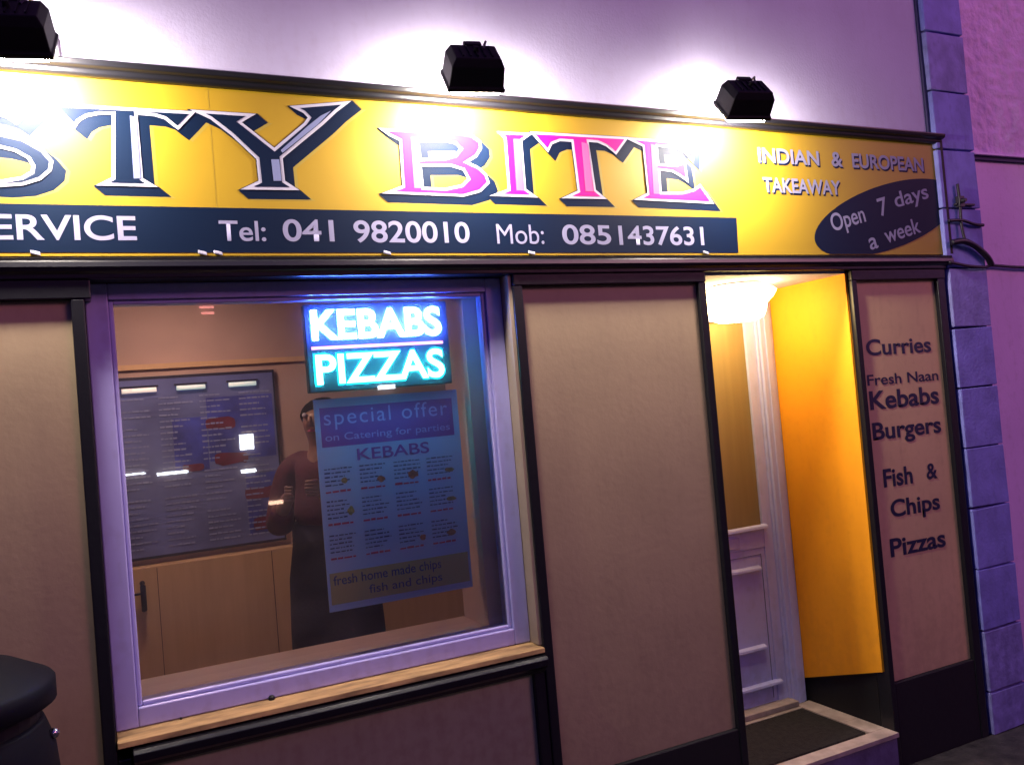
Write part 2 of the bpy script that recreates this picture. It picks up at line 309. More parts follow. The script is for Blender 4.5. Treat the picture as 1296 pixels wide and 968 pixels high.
box('picture_rail', 'iwood', -2.2, 2.16, 1.60, 1.6195, 2.085, 2.11, RI)
# doorway
DR = thing('doorway_recess', '', ''); del DR['label']; del DR['category']; DR.parent = S
bm = bmesh.new()
a = [bm.verts.new(p) for p in ((3.118, 0.004, 0.43), (3.118, 0.497, 0.285), (3.118, 0.497, 2.2475), (3.118, 0.004, 2.2475), (3.1315, 0.004, 0.43), (3.1315, 0.497, 0.285), (3.1315, 0.497, 2.2475), (3.1315, 0.004, 2.2475))]
for f in ((0, 1, 2, 3), (7, 6, 5, 4), (0, 4, 5, 1), (1, 5, 6, 2), (2, 6, 7, 3), (3, 7, 4, 0)): bm.faces.new([a[i] for i in f])
obj('reveal_panel', bm, 'amber', DR)
box('reveal_panel', 'cream', 2.3045, 2.310, 0.004, 0.497, 0.172, 2.2475, DR)
box('recess_side', 'blackm', 3.1325, 3.161, 0.051, 0.60, 0.0, 2.247, DR)
box('recess_ceiling', 'render', 2.3045, 3.131, 0.004, 0.56, 2.236, 2.2475, DR)
box('recess_backing', 'blackm', 2.2, 3.5, 0.62, 0.66, 0.0, 2.4, DR)
dr = thing('door', '', ''); del dr['label']; del dr['category']; dr.parent = S
bm = bmesh.new()
bx(bm, 3.035, 3.117, 0.495, 0.575, 0.172, 2.2355); bx(bm, 2.311, 2.39, 0.495, 0.575, 0.172, 2.2355); bx(bm, 2.3905, 3.0345, 0.495, 0.575, 2.175, 2.2355)
bx(bm, 3.020, 3.0345, 0.508, 0.57, 0.20, 2.174); bx(bm, 3.060, 3.098, 0.487, 0.4945, 0.172, 2.2355)
obj('door_frame', bm, 'door', dr, 0.004)
bm = bmesh.new()
X0, X1 = 2.392, 3.019
bx(bm, X0, 2.475, 0.520, 0.562, 0.20, 2.172); bx(bm, 2.960, X1, 0.520, 0.562, 0.20, 2.172)
bx(bm, 2.4755, 2.9595, 0.520, 0.562, 2.09, 2.172); bx(bm, 2.4755, 2.9595, 0.520, 0.562, 0.96, 1.055)
bx(bm, 2.4755, 2.9595, 0.526, 0.556, 0.20, 0.9595)
leaf = obj('door_leaf', bm, 'door', dr, 0.003)
def ridge(z, x0=2.50, x1=2.93, h=0.022):
    bm = bmesh.new(); prof(bm, [(0.525, z + h), (0.505, z + h * 0.6), (0.503, z), (0.525, z - 0.004)], x0, x1); obj('panel_moulding', bm, 'door', dr, 0.002)
ridge(0.855, x1=2.915); ridge(0.470, x1=2.905); ridge(0.285, x0=2.40, x1=2.985)
bm = bmesh.new(); prof(bm, [(0.519, 1.075), (0.500, 1.068), (0.498, 1.054), (0.519, 1.048)], 2.46, 2.975); obj('glazing_bead', bm, 'door', dr, 0.002)
bm = bmesh.new(); bx(bm, 2.932, 2.9345, 0.5225, 0.5255, 0.22, 0.93); bx(bm, 2.50, 2.9345, 0.5225, 0.5255, 0.926, 0.9285); obj('panel_groove', bm, 'grey_v', dr)
box('door_glass', 'blind', 2.4755, 2.9595, 0.535, 0.541, 1.0555, 2.0895, dr)
bm = bmesh.new(); bx(bm, 2.62, 2.80, 0.512, 0.519, 0.975, 1.03); obj('letter_plate', bm, 'upvc', dr, 0.002)
bm = bmesh.new(); bx(bm, 2.415, 2.445, 0.509, 0.519, 1.05, 1.27); tube(bm, [(2.43, 0.50, 1.20), (2.43, 0.478, 1.20), (2.44, 0.473, 1.20), (2.52, 0.473, 1.20)], 0.009); obj('door_handle', bm, 'chrome', dr)
box('threshold', 'stone', 2.391, 3.034, 0.46, 0.575, 0.172, 0.199, dr, 0.004)
# doorstep
ds = thing('doorstep', 'raised stone doorstep with tiled pink edge in the lit doorway', 'doorstep', (2.7, 0.2, 0))
M['riser'] = mat('painted_step_riser', (0.16, 0.14, 0.26), 0.8, 0.3, 8, 0.3, 60)
box('riser', 'riser', 2.3055, 3.131, -0.03, 0.575, 0.0, 0.150, ds)
bm = bmesh.new()
bx(bm, 2.3055, 3.131, -0.045, 0.03, 0.1505, 0.171)
for k in range(3): bx(bm, 3.035, 3.131, 0.0325 + k * 0.155, 0.185 + k * 0.155, 0.1505, 0.171)
bx(bm, 2.3055, 3.0325, 0.44, 0.4845, 0.1505, 0.171); bx(bm, 2.3055, 3.0325, 0.0325, 0.4375, 0.1505, 0.156)
obj('tread_tile', bm, 'stone', ds, 0.002)
tag(box('door_mat', 'matm', 2.32, 3.02, 0.04, 0.43, 0.1565, 0.174, bev=0.003), 'dark coarse fibre mat lying on the raised doorstep', 'door mat')
GLYPH = {
  'S': [ [(-0.076, 2.7753), (-0.1417, 2.7048), (-0.1648, 2.722), (-0.2039, 2.7332), (-0.2432, 2.7328), (-0.2789, 2.7189), (-0.2838, 2.7003), (-0.2654, 2.6854), (-0.2267, 2.6809), (-0.1875, 2.6763), (-0.128, 2.6634), (-0.0788, 2.6331), (-0.0559, 2.6011), (-0.0619, 2.5724), (-0.0905, 2.5453), (-0.1365, 2.5273), (-0.1969, 2.5207), (-0.2556, 2.5234), (-0.3028, 2.5399), (-0.3665, 2.5152), (-0.3435, 2.5903), (-0.3142, 2.5735), (-0.2734, 2.5501), (-0.2255, 2.5382), (-0.1859, 2.5396), (-0.1391, 2.5506), (-0.1136, 2.568), (-0.1106, 2.5845), (-0.1195, 2.6052), (-0.1506, 2.6248), (-0.1901, 2.6344), (-0.2681, 2.6395), (-0.334, 2.6563), (-0.3565, 2.691), (-0.3391, 2.7329), (-0.2801, 2.7645), (-0.221, 2.776), (-0.1616, 2.7735), (-0.1216, 2.7672)] ],
  'T': [ [(-0.0513, 2.7724), (0.3539, 2.7771), (0.3002, 2.7179), (0.2847, 2.7295), (0.2629, 2.7482), (0.2335, 2.7562), (0.1837, 2.7577), (0.1858, 2.5578), (0.2228, 2.5344), (0.0606, 2.5339), (0.1013, 2.5571), (0.1144, 2.7529), (0.077, 2.7504), (0.044, 2.7408), (0.0215, 2.7248), (0.0096, 2.7048)] ],
  'Y': [ [(0.3471, 2.7817), (0.5378, 2.7822), (0.4931, 2.7532), (0.5929, 2.6727), (0.6989, 2.7639), (0.7137, 2.7836), (0.699, 2.7987), (0.6584, 2.8172), (0.86, 2.8485), (0.81, 2.8092), (0.7601, 2.7624), (0.6163, 2.6422), (0.6181, 2.5657), (0.6601, 2.538), (0.4818, 2.535), (0.5363, 2.5628), (0.5343, 2.6357), (0.4602, 2.7097), (0.4004, 2.7574)] ],
  'B': [ [(0.9596, 2.7613), (1.2454, 2.7674), (1.3071, 2.7594), (1.3399, 2.7378), (1.3407, 2.7115), (1.3189, 2.6811), (1.2823, 2.659), (1.3217, 2.6432), (1.3511, 2.618), (1.361, 2.5861), (1.3229, 2.5527), (1.2553, 2.5333), (0.9549, 2.536), (1.0264, 2.5633), (1.0285, 2.7234), (0.9894, 2.7407)], [(1.0989, 2.7216), (1.1026, 2.6622), (1.1906, 2.6692), (1.2347, 2.6828), (1.2555, 2.707), (1.2384, 2.7235), (1.196, 2.7298)], [(1.1004, 2.6366), (1.1027, 2.5602), (1.1869, 2.56), (1.2496, 2.5736), (1.2767, 2.5977), (1.2609, 2.629), (1.2126, 2.6414)] ],
  'I': [ [(1.4142, 2.7775), (1.5564, 2.7801), (1.5101, 2.7503), (1.5092, 2.5673), (1.5533, 2.5385), (1.3662, 2.5393), (1.4365, 2.565), (1.4381, 2.7552)] ],
  'T2': [ [(1.5502, 2.7857), (1.988, 2.7898), (1.9246, 2.7196), (1.8835, 2.7491), (1.8448, 2.7627), (1.8015, 2.7634), (1.8146, 2.5737), (1.8584, 2.5406), (1.6661, 2.5385), (1.7356, 2.5682), (1.7265, 2.7593), (1.674, 2.7594), (1.6381, 2.7452), (1.6178, 2.7136)] ],
  'E': [ [(1.9729, 2.7889), (2.3166, 2.7854), (2.2995, 2.7048), (2.2555, 2.7457), (2.2091, 2.7598), (2.1267, 2.762), (2.1267, 2.6905), (2.2135, 2.691), (2.2592, 2.7062), (2.2658, 2.6207), (2.2244, 2.6455), (2.1903, 2.6606), (2.1278, 2.6645), (2.1258, 2.5736), (2.2288, 2.5767), (2.2909, 2.5918), (2.3259, 2.6128), (2.3871, 2.5346), (1.9957, 2.5411), (2.0595, 2.5684), (2.0568, 2.7583)] ],
}
STRIPE = {
  'T': [(0.1631, 2.7514), (0.1808, 2.7476), (0.1813, 2.5576), (0.1611, 2.5569)] ,
  'Y': [(0.5798, 2.6352), (0.6055, 2.6364), (0.6078, 2.5653), (0.5821, 2.5644)] ,
  'B': [(1.0706, 2.737), (1.0944, 2.7384), (1.0964, 2.5571), (1.0668, 2.5562)] ,
  'I': [(1.474, 2.7542), (1.504, 2.7559), (1.502, 2.561), (1.4688, 2.56)] ,
  'T2': [(1.7689, 2.7585), (1.797, 2.7538), (1.8032, 2.5671), (1.7673, 2.5661)] ,
  'E': [(2.0926, 2.7699), (2.1192, 2.7648), (2.1173, 2.5669), (2.0862, 2.566)] ,
  'Y1': [(0.608, 2.6682), (0.7091, 2.7592), (0.7519, 2.7943), (0.8143, 2.8286), (0.7464, 2.7589), (0.6171, 2.6528)] ,
}
# ------------------------------------------------------------------ corner quoins and the neighbouring house
Q = thing('quoin_column', 'blue-violet painted column of block quoins with dark joints at the right end of the shopfront', 'quoin column', (3.9, 0, 0))
box('joint_backing', 'joint', 3.756, 4.04, -0.010, 0.35, 0.0, 6.2, Q)
z = 0.0; zs = [0.205 + 0.292 * k for k in range(21)]
for z1 in zs:
    bm = bmesh.new(); bx(bm, 3.772, 4.045, -0.034, 0.0, z + 0.0042, z1 - 0.0042)
    for v in bm.verts: v.co.x += random.uniform(-0.005, 0.005); v.co.z += random.uniform(-0.004, 0.004)
    obj('block', bm, random.choice(['quoin', 'quoin', 'quoin2']), Q, 0.004); z = z1
NB = thing('neighbouring_house', 'pink house wall at the right edge, rough render above a band, smooth below', 'house', (6, 0, 0))
def wallgrid(name, x0, x1, z0, z1, y, m, amp, step):
    nx, nz = int((x1 - x0) / step), int((z1 - z0) / step); bm = bmesh.new()
    from mathutils import noise
    g = [[bm.verts.new((x0 + (x1 - x0) * i / nx, y - amp * (noise.noise(Vector((i * step * 16, 0, j * step * 26))) + 0.6 * noise.noise(Vector((i * step * 45, 3, j * step * 70)))), z0 + (z1 - z0) * j / nz)) for j in range(nz + 1)] for i in range(nx + 1)]
    for i in range(nx):
        for j in range(nz): bm.faces.new((g[i][j], g[i + 1][j], g[i + 1][j + 1], g[i][j + 1]))
    return obj(name, bm, m, NB, smooth=True)
wallgrid('rough_render', 4.046, 5.4, 2.835, 4.6, -0.012, 'nb_rough', 0.007, 0.012)
box('upper_wall', 'nb_rough', 4.046, 9.0, 0.004, 0.4, 2.8345, 6.2, NB)
box('lower_wall', 'nb_smooth', 4.046, 9.0, 0.0, 0.4, 0.0, 2.80, NB)
bm = bmesh.new(); prof(bm, [(0.0, 2.834), (-0.030, 2.834), (-0.034, 2.822), (0.0, 2.822)], 4.046, 9.0); obj('string_course', bm, 'nb_smooth', NB, 0.002)
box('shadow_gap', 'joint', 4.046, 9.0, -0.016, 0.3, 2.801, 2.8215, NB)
# cables
def cable(name, label, pts, r):
    bm = bmesh.new(); fine = []
    P = [Vector(p) for p in pts]
    for i in range(len(P) - 1):
        p0 = P[max(0, i - 1)]; p1 = P[i]; p2 = P[i + 1]; p3 = P[min(len(P) - 1, i + 2)]
        for k in range(8):
            t = k / 8; fine.append(0.5 * ((2 * p1) + (-p0 + p2) * t + (2 * p0 - 5 * p1 + 4 * p2 - p3) * t * t + (-p0 + 3 * p1 - 3 * p2 + p3) * t ** 3))
    fine.append(P[-1]); tube(bm, fine, r); o = obj(name, bm, 'cable', smooth=True); tag(o, label, 'cable'); return o
cable('cable', 'thin black cable looping from the signboard end across the quoins and along the pink wall', [(3.76, -0.05, 2.275), (3.90, -0.05, 2.255), (4.03, -0.045, 2.250), (4.12, -0.02, 2.262), (4.4, -0.02, 2.250), (5.2, -0.02, 2.24), (8.9, -0.02, 2.22)], 0.0075)
cable('cable', 'thick bundled black cable curving over the quoins beside the sign corner', [(3.79, -0.05, 2.37), (3.86, -0.062, 2.375), (3.95, -0.058, 2.35), (4.03, -0.055, 2.30), (4.08, -0.04, 2.262)], 0.015)
cable('cable', 'short black cable crossing the quoin block level with the oval on the sign', [(3.79, -0.045, 2.478), (3.88, -0.05, 2.480), (3.97, -0.05, 2.462), (4.04, -0.045, 2.46)], 0.008)
cable('cable', 'thin upright black wire dropping down the quoin block beside the sign end', [(3.875, -0.048, 2.66), (3.88, -0.048, 2.56), (3.872, -0.05, 2.46), (3.88, -0.055, 2.38)], 0.007)
cb = thing('cable_clamp', 'small dark cable bracket fixed on the quoin blocks above the cable loop', 'bracket', (3.9, -0.04, 2.56))
bm = bmesh.new(); bx(bm, 3.865, 3.905, -0.058, -0.0345, 2.545, 2.60); bx(bm, 3.85, 3.99, -0.05, -0.0347, 2.555, 2.566); obj('bracket_plate', bm, 'cable', cb, 0.003)
bm = bmesh.new(); bmesh.ops.create_cone(bm, cap_ends=True, segments=12, radius1=0.012, radius2=0.009, depth=0.02, matrix=Matrix.Translation((3.885, -0.068, 2.575)) @ Matrix.Rotation(R(90), 4, 'X')); obj('clamp_bolt', bm, 'cable', cb)

# ------------------------------------------------------------------ the signboard
SG = thing('shop_sign', 'long yellow fascia sign lettered in dark green and magenta with a green phone band', 'shop sign', (1.5, -0.02, 2.32))
BY = -0.012
box('sign_board', 'yellow', -3.1, 3.795, BY, -0.001, 2.3195, 2.8595, SG)
bm = bmesh.new(); bx(bm, 3.7955, 3.812, -0.035, -0.001, 2.3195, 2.88); obj('end_trim', bm, 'blackm', SG)
bm = bmesh.new(); bx(bm, 0.3985, 0.3995, BY - 0.0006, BY - 0.0001, 2.32, 2.859); obj('board_seam', bm, 'soft_sh', SG)
bm = bmesh.new(); poly_plate(bm, [(-3.1, 2.332), (2.498, 2.328), (2.505, 2.478), (-3.1, 2.466)], BY - 0.0012, BY - 0.0004); obj('phone_band', bm, 'green', SG)
TY = BY - 0.0020
text('lettering', 'SERVICE', -0.285, 0.158, 2.366, 2.442, TY, 'lilac_v', SG, off=0.016)
text('lettering', 'Tel:', 0.400, 0.545, 2.366, 2.432, TY, 'lilac_v', SG, off=0.012)
text('lettering', '041', 0.600, 0.770, 2.366, 2.440, TY, 'lilac_v', SG, off=0.016)
text('lettering', '9820010', 0.838, 1.266, 2.363, 2.440, TY, 'lilac_v', SG, off=0.016)
text('lettering', 'Mob:', 1.374, 1.570, 2.361, 2.434, TY - 0.0006, 'lilac_v', SG, off=0.0)
text('lettering', '085', 1.650, 1.868, 2.360, 2.437, TY, 'lilac_v', SG, off=0.016)
text('lettering', '1437631', 1.905, 2.322, 2.358, 2.437, TY, 'lilac_v', SG, off=0.016)
for k, (ltr, col) in enumerate((('S', 'green'), ('T', 'green'), ('Y', 'green'), ('B', 'magenta'), ('I', 'magenta'), ('T2', 'magenta'), ('E', 'magenta'))):
    L = GLYPH[ltr]; dz = -k * 0.00002
    base = flat('letter', L, BY - 0.0040 + dz, 'white_v', SG, offset=0.0015)
    n = 12
    flat('drop_shadow', L, BY - 0.0016 + dz * 4, 'green', base, offset=0.004, copies=[(0.030 * i / n, -0.027 * i / n, i * 0.00009) for i in range(n + 1)], depth=0.00002)
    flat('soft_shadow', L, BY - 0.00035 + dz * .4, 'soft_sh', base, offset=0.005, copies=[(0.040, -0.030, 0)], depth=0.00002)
    flat('letter_face', L, BY - 0.0052 + dz, col, base, offset=-0.0085)
    if ltr in STRIPE: flat('face_highlight', [STRIPE[ltr]], BY - 0.0062 + dz, 'grey_v' if col == 'green' else 'pink_v', base)
    if ltr == 'Y': flat('face_highlight', [STRIPE['Y1']], BY - 0.0063 + dz, 'grey_v', base, offset=-0.004)
def shadowed(s, x0, x1, z0, z1):
    text('lettering_shadow', s, x0 + 0.006, x1 + 0.006, z0 - 0.008, z1 - 0.008, BY - 0.0008, 'green', SG, off=0.03)
    text('lettering', s, x0, x1, z0, z1, BY - 0.0016, 'lilac_v', SG, off=0.022)
shadowed('INDIAN', 2.655, 3.010, 2.722, 2.788); shadowed('&', 3.085, 3.155, 2.722, 2.790); shadowed('EUROPEAN', 3.215, 3.690, 2.722, 2.790)
shadowed('TAKEAWAY', 2.668, 3.125, 2.592, 2.658)
# tilted oval, cut by the board's right end and lower edge
pts = []
for k in range(72):
    t = 2 * math.pi * k / 72; a, b = 0.500 * math.cos(t), 0.150 * math.sin(t); th = R(14)
    x, zz = 3.425 + a * math.cos(th) - b * math.sin(th), 2.500 + a * math.sin(th) + b * math.cos(th)
    pts.append((min(x, 3.793), max(zz, 2.322)))
q2 = []
for p in pts:
    if not q2 or (abs(p[0] - q2[-1][0]) + abs(p[1] - q2[-1][1])) > 1e-4: q2.append(p)
flat('opening_hours_oval', [q2], BY - 0.0010, 'green', SG)
for s, x, z, wd, h in (('Open', 3.155, 2.475, 0.22, 0.105), ('7', 3.385, 2.545, 0.060, 0.085), ('days', 3.585, 2.592, 0.24, 0.095), ('a', 3.30, 2.372, 0.055, 0.055), ('week', 3.50, 2.435, 0.25, 0.075)):
    text('lettering', s, x - wd / 2, x + wd / 2, z - h / 2, z + h / 2, BY - 0.0022, 'lilac_v', SG, off=0.012, rot=R(13))
for x in (-0.118, 0.344, 0.391, 0.949, 1.510, 2.323):
    bm = bmesh.new(); bx(bm, x - 0.013, x + 0.013, BY - 0.010, BY - 0.0015, 2.322, 2.333)
    for v in bm.verts: v.co.z += (v.co.x - x) * -0.25
    obj('sign_clip', bm, 'white_v', SG, 0.002)
# writing on the right hand panel
for s, x0, x1, z0, z1, o_ in (('Curries', 3.205, 3.635, 1.852, 1.928, 0.022), ('Fresh Naan', 3.192, 3.665, 1.715, 1.765, 0.014), ('Kebabs', 3.195, 3.655, 1.603, 1.690, 0.024), ('Burgers', 3.195, 3.650, 1.440, 1.545, 0.024), ('Fish', 3.235, 3.425, 1.245, 1.330, 0.024), ('&', 3.520, 3.595, 1.250, 1.325, 0.02), ('Chips', 3.262, 3.590, 1.080, 1.185, 0.024), ('Pizzas', 3.236, 3.605, 0.925, 1.010, 0.024)):
    text('panel_lettering', s, x0, x1, z0, z1, -0.0014, 'darkframe', S, off=o_, rot=R(-0.5))

# ------------------------------------------------------------------ floodlights over the sign
def floodlight(label):
    t = thing('floodlight', label, 'floodlight', (0, 0, 0), 'black floodlights above the sign')
    # local frame: lens faces -Z; body grows to +Z, tapering
    def sec(z, a, b): return [(-a, -b, z), (a, -b, z), (a, b, z), (-a, b, z)]
    bm = bmesh.new(); rings = [[bm.verts.new(p) for p in sec(*s)] for s in ((0.0, 0.098, 0.068), (0.014, 0.100, 0.070), (0.020, 0.094, 0.064), (0.085, 0.090, 0.062), (0.112, 0.076, 0.050))]
    for a, b in zip(rings, rings[1:]):
        for k in range(4): bm.faces.new((a[k], a[(k + 1) % 4], b[(k + 1) % 4], b[k]))
    bm.faces.new(rings[-1])
    inner = [bm.verts.new(p) for p in sec(0.0, 0.090, 0.060)]
    for k in range(4): bm.faces.new((rings[0][k], inner[k], inner[(k + 1) % 4], rings[0][(k + 1) % 4]))
    i2 = [bm.verts.new(p) for p in sec(0.008, 0.088, 0.058)]
    for k in range(4): bm.faces.new((inner[k], i2[k], i2[(k + 1) % 4], inner[(k + 1) % 4]))
    bm.faces.new(i2)
    obj('housing', bm, 'bin', t, 0.003)
    bm = bmesh.new(); lr = [[bm.verts.new(p) for p in sec(*q)] for q in ((0.0035, 0.0875, 0.0575), (-0.012, 0.082, 0.052), (-0.020, 0.066, 0.038))]
    for a, b in zip(lr, lr[1:]):
        for k in range(4): bm.faces.new((a[k], a[(k + 1) % 4], b[(k + 1) % 4], b[k]))
    bm.faces.new(lr[0]); bm.faces.new(lr[-1]); obj('lens', bm, 'lens', t)
    bm = bmesh.new()
    bx(bm, -0.03, 0.03, 0.044, 0.070, 0.085, 0.118); obj('hinge_lug', bm, 'bin', t, 0.003)
    bm = bmesh.new(); bmesh.ops.create_cone(bm, cap_ends=True, segments=14, radius1=0.010, radius2=0.008, depth=0.02, matrix=Matrix.Translation((0.0, 0.0, 0.120))); obj('gland_knob', bm, 'bin', t)
    bm = bmesh.new()
    for k in range(5): bx(bm, -0.05 + k * 0.025 - 0.002, -0.05 + k * 0.025 + 0.002, -0.038, 0.038, 0.1125, 0.117)
    obj('cooling_fins', bm, 'bin', t)
    return t
ROT = Matrix.Rotation(R(-10), 4, 'Z') @ Matrix.Rotation(R(47), 4, 'X')
def place(t, x, y, z): t.matrix_world = Matrix.Translation((x, y, z)) @ ROT
fl = floodlight('black floodlight above the gap between the dark letters and the magenta letters')
for i, (x, y, z, lab) in enumerate(((1.236, -0.21, 2.870, None), (-0.119, -0.21, 2.852, 'black floodlight cut by the left edge of the picture above the green S'), (2.415, -0.20, 2.858, 'black floodlight above the last magenta letter, nearest the blue quoins'))):
    o = fl
    if i:
        o = fl.copy(); C.objects.link(o); o['label'] = lab
        for ch in list(fl.children):
            c = ch.copy(); C.objects.link(c); c.parent = o
    place(o, x, y, z)
    bm = bmesh.new(); kp = Matrix.Translation((x, y, z)) @ ROT @ Vector((0.03, 0.02, 0.113)); tube(bm, [kp, kp + Vector((0.02, 0.02, 0.035)), (x + 0.075, -0.06, z + 0.10), (x + 0.10, -0.008, z + 0.12), (x + 0.105, -0.006, z + 0.035)], 0.0045)
    a = obj('supply_cable', bm, 'cable'); bpy.context.view_layer.update(); a.parent = o; a.matrix_parent_inverse = (Matrix.Translation((x, y, z)) @ ROT).inverted()
    # arm from wall to yoke
    bm = bmesh.new(); top = Matrix.Translation((x, y, z)) @ ROT @ Vector((0, 0.06, 0.100)); ax = x * 1.05
    tube(bm, [(ax, 0.0, 2.965), (ax, -0.05, 2.965), (top.x, top.y, top.z)], 0.009)
    bx(bm, ax - 0.025, ax + 0.025, -0.010, -0.0005, 2.935, 2.99)
    a = obj('mounting_arm', bm, 'bin'); bpy.context.view_layer.update(); a.parent = o; a.matrix_parent_inverse = (Matrix.Translation((x, y, z)) @ ROT).inverted()

# ceiling lamp in the doorway
CL = thing('ceiling_lamp', 'glowing round glass ceiling lamp inside the yellow doorway', 'ceiling lamp', (2.715, 0.28, 2.236))
bm = bmesh.new(); lathe(bm, [(0.11, 2.2355), (0.125, 2.228), (0.120, 2.216), (0.02, 2.2155)], 2.715, 0.28); obj('ceiling_rose', bm, 'chrome', CL, smooth=True)
bm = bmesh.new(); lathe(bm, [(0.02, 2.215), (0.172, 2.206), (0.184, 2.194), (0.168, 2.168), (0.138, 2.140), (0.130, 2.105), (0.118, 2.078), (0.09, 2.066), (0.01, 2.063)], 2.715, 0.28); obj('glass_shade', bm, 'bulb', CL, smooth=True)

# ------------------------------------------------------------------ things in the window
LED = thing('led_sign', 'glowing led window sign with blue and cyan words split by a red line', 'led sign', (0.93, 0.11, 1.88))
LY = 0.105
box('casing', 'blackm', 0.672, 1.200, LY + 0.0005, 0.140, 1.868, 2.172, LED, 0.004)
box('display_face', 'ledface', 0.676, 1.196, LY - 0.002, LY, 1.872, 2.168, LED)
def ledtext(s, x0, x1, z0, z1, m, hm):
    t = text('led_word', s, x0, x1, z0, z1, LY - 0.012, m, LED, off=0.024)
    text('glow_halo', s, x0 - 0.006, x1 + 0.006, z0 - 0.006, z1 + 0.006, LY - 0.005, hm, t, off=0.02)  # glow around each word drawn as a larger glowing copy behind it
ledtext('KEBABS', 0.694, 1.168, 2.046, 2.152, 'ledblue', 'halob')
ledtext('PIZZAS', 0.698, 1.168, 1.892, 1.998, 'ledcyan', 'haloc')
box('led_line', 'ledred', 0.690, 1.172, LY - 0.006, LY - 0.0025, 2.016, 2.025, LED)
for x in (0.74, 1.13):
    bm = bmesh.new(); tube(bm, [(x, 0.125, 2.172), (x, 0.125, 2.249)], 0.0015); obj('hanging_wire', bm, 'chrome', LED)

PO = thing('offer_poster', 'blue-lit paper poster with a purple special offer heading hanging in the window', 'poster', (0.96, 0.145, 1.11))
PY = 0.196
def pz(x, z): return (x, z)
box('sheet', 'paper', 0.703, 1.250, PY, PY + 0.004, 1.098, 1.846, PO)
box('heading_block', 'purple', 0.722, 1.226, PY - 0.0012, PY - 0.0004, 1.675, 1.815, PO)
box('footer_block', 'olive', 0.712, 1.240, PY - 0.0012, PY - 0.0004, 1.122, 1.232, PO)
text('poster_lettering', 'special offer', 0.735, 1.205, 1.735, 1.808, PY - 0.002, 'lavink', PO, off=0.0, spacing=1.15)
text('poster_lettering', 'on Catering for parties', 0.735, 1.210, 1.688, 1.722, PY - 0.002, 'lavink', PO, off=0.005)
text('poster_lettering', 'KEBABS', 0.845, 1.120, 1.618, 1.660, PY - 0.002, 'purple', PO, off=0.012)
text('poster_lettering', 'fresh home made chips', 0.724, 1.130, 1.178, 1.222, PY - 0.002, 'ink', PO, off=0.008)
text('poster_lettering', 'fish and chips', 0.850, 1.130, 1.132, 1.172, PY - 0.002, 'ink', PO, off=0.008)
def dashes(bm, x0, x1, z, h, y, wmin=0.006, wmax=0.022):
    x = x0
    while x < x1:
        wd = random.uniform(wmin, wmax); bx(bm, x, min(x1, x + wd), y - 0.0004, y, z, z + h * random.uniform(0.7, 1.15)); x += wd + 0.004
M['food2'] = mat('food_photo_red', (0.40, 0.09, 0.05), 0.5, 0.4, 80); M['food3'] = mat('food_photo_tan', (0.35, 0.24, 0.10), 0.5, 0.4, 80)
for row, zt in enumerate((1.595, 1.480, 1.360)):
    for c in range(4):
        xa = 0.722 + c * 0.128; bm = bmesh.new(); rb = bmesh.new()
        for l in range(5): dashes(bm, xa, xa + random.uniform(0.06, 0.105), zt - l * 0.0145, 0.0045, PY - 0.0008)
        dashes(rb, xa, xa + 0.09, zt - 0.082, 0.007, PY - 0.0008, 0.012, 0.03)
        obj('small_print', bm, 'ink', PO); obj('price_print', rb, 'redink', PO)
        if random.random() < 0.8:
            bm = bmesh.new(); cx, cz = xa + random.uniform(0.065, 0.09), zt - random.uniform(0.035, 0.06); a, b = random.uniform(0.012, 0.024), random.uniform(0.008, 0.018)
            bm.faces.new([bm.verts.new((cx + a * random.uniform(.75, 1.1) * math.cos(k * .5236), PY - 0.0015, cz + b * random.uniform(.7, 1.15) * math.sin(k * .5236))) for k in range(12)])
            obj('food_picture', bm, random.choice(['food', 'food2', 'food3']), PO)

MB = thing('menu_board', 'large framed menu board with pale text and red food pictures on the back wall', 'menu board', (0.45, 1.6, 1.2))
box('board_frame', 'darkframe', 0.072, 0.835, 1.585, 1.6195, 1.192, 2.050, MB, 0.003)
box('menu_sheet', 'menu', 0.082, 0.825, 1.580, 1.5845, 1.205, 2.035, MB)
bm = bmesh.new(); bx(bm, 0.50, 0.815, 1.5785, 1.5795, 1.62, 1.93); bx(bm, 0.66, 0.815, 1.5785, 1.5795, 1.24, 1.54); bx(bm, 0.34, 0.495, 1.5785, 1.5795, 1.58, 1.84); obj('blue_section', bm, 'menublue', MB)
bm = bmesh.new()
for (cx, cz, a, b) in ((0.56, 1.80, .07, .03), (0.60, 1.625, .08, .03), (0.72, 1.445, .07, .03), (0.745, 1.29, .065, .035), (0.42, 1.60, .05, .02)):
    n = 14; bm.faces.new([bm.verts.new((cx + a * math.copysign(abs(math.cos(2 * math.pi * k / n)) ** 0.4, math.cos(2 * math.pi * k / n)), 1.5772, cz + b * math.copysign(abs(math.sin(2 * math.pi * k / n)) ** 0.4, math.sin(2 * math.pi * k / n)) * random.uniform(.7, 1.1))) for k in range(n)])
obj('food_pictures', bm, 'menured', MB)
bm = bmesh.new()
for c in range(4):
    for l in range(26):
        if random.random() < .85: dashes(bm, 0.10 + c * 0.185, 0.10 + c * 0.185 + random.uniform(0.07, 0.155), 1.94 - l * 0.028, 0.0075, 1.5765, 0.01, 0.035)
obj('menu_text', bm, 'menutxt', MB)
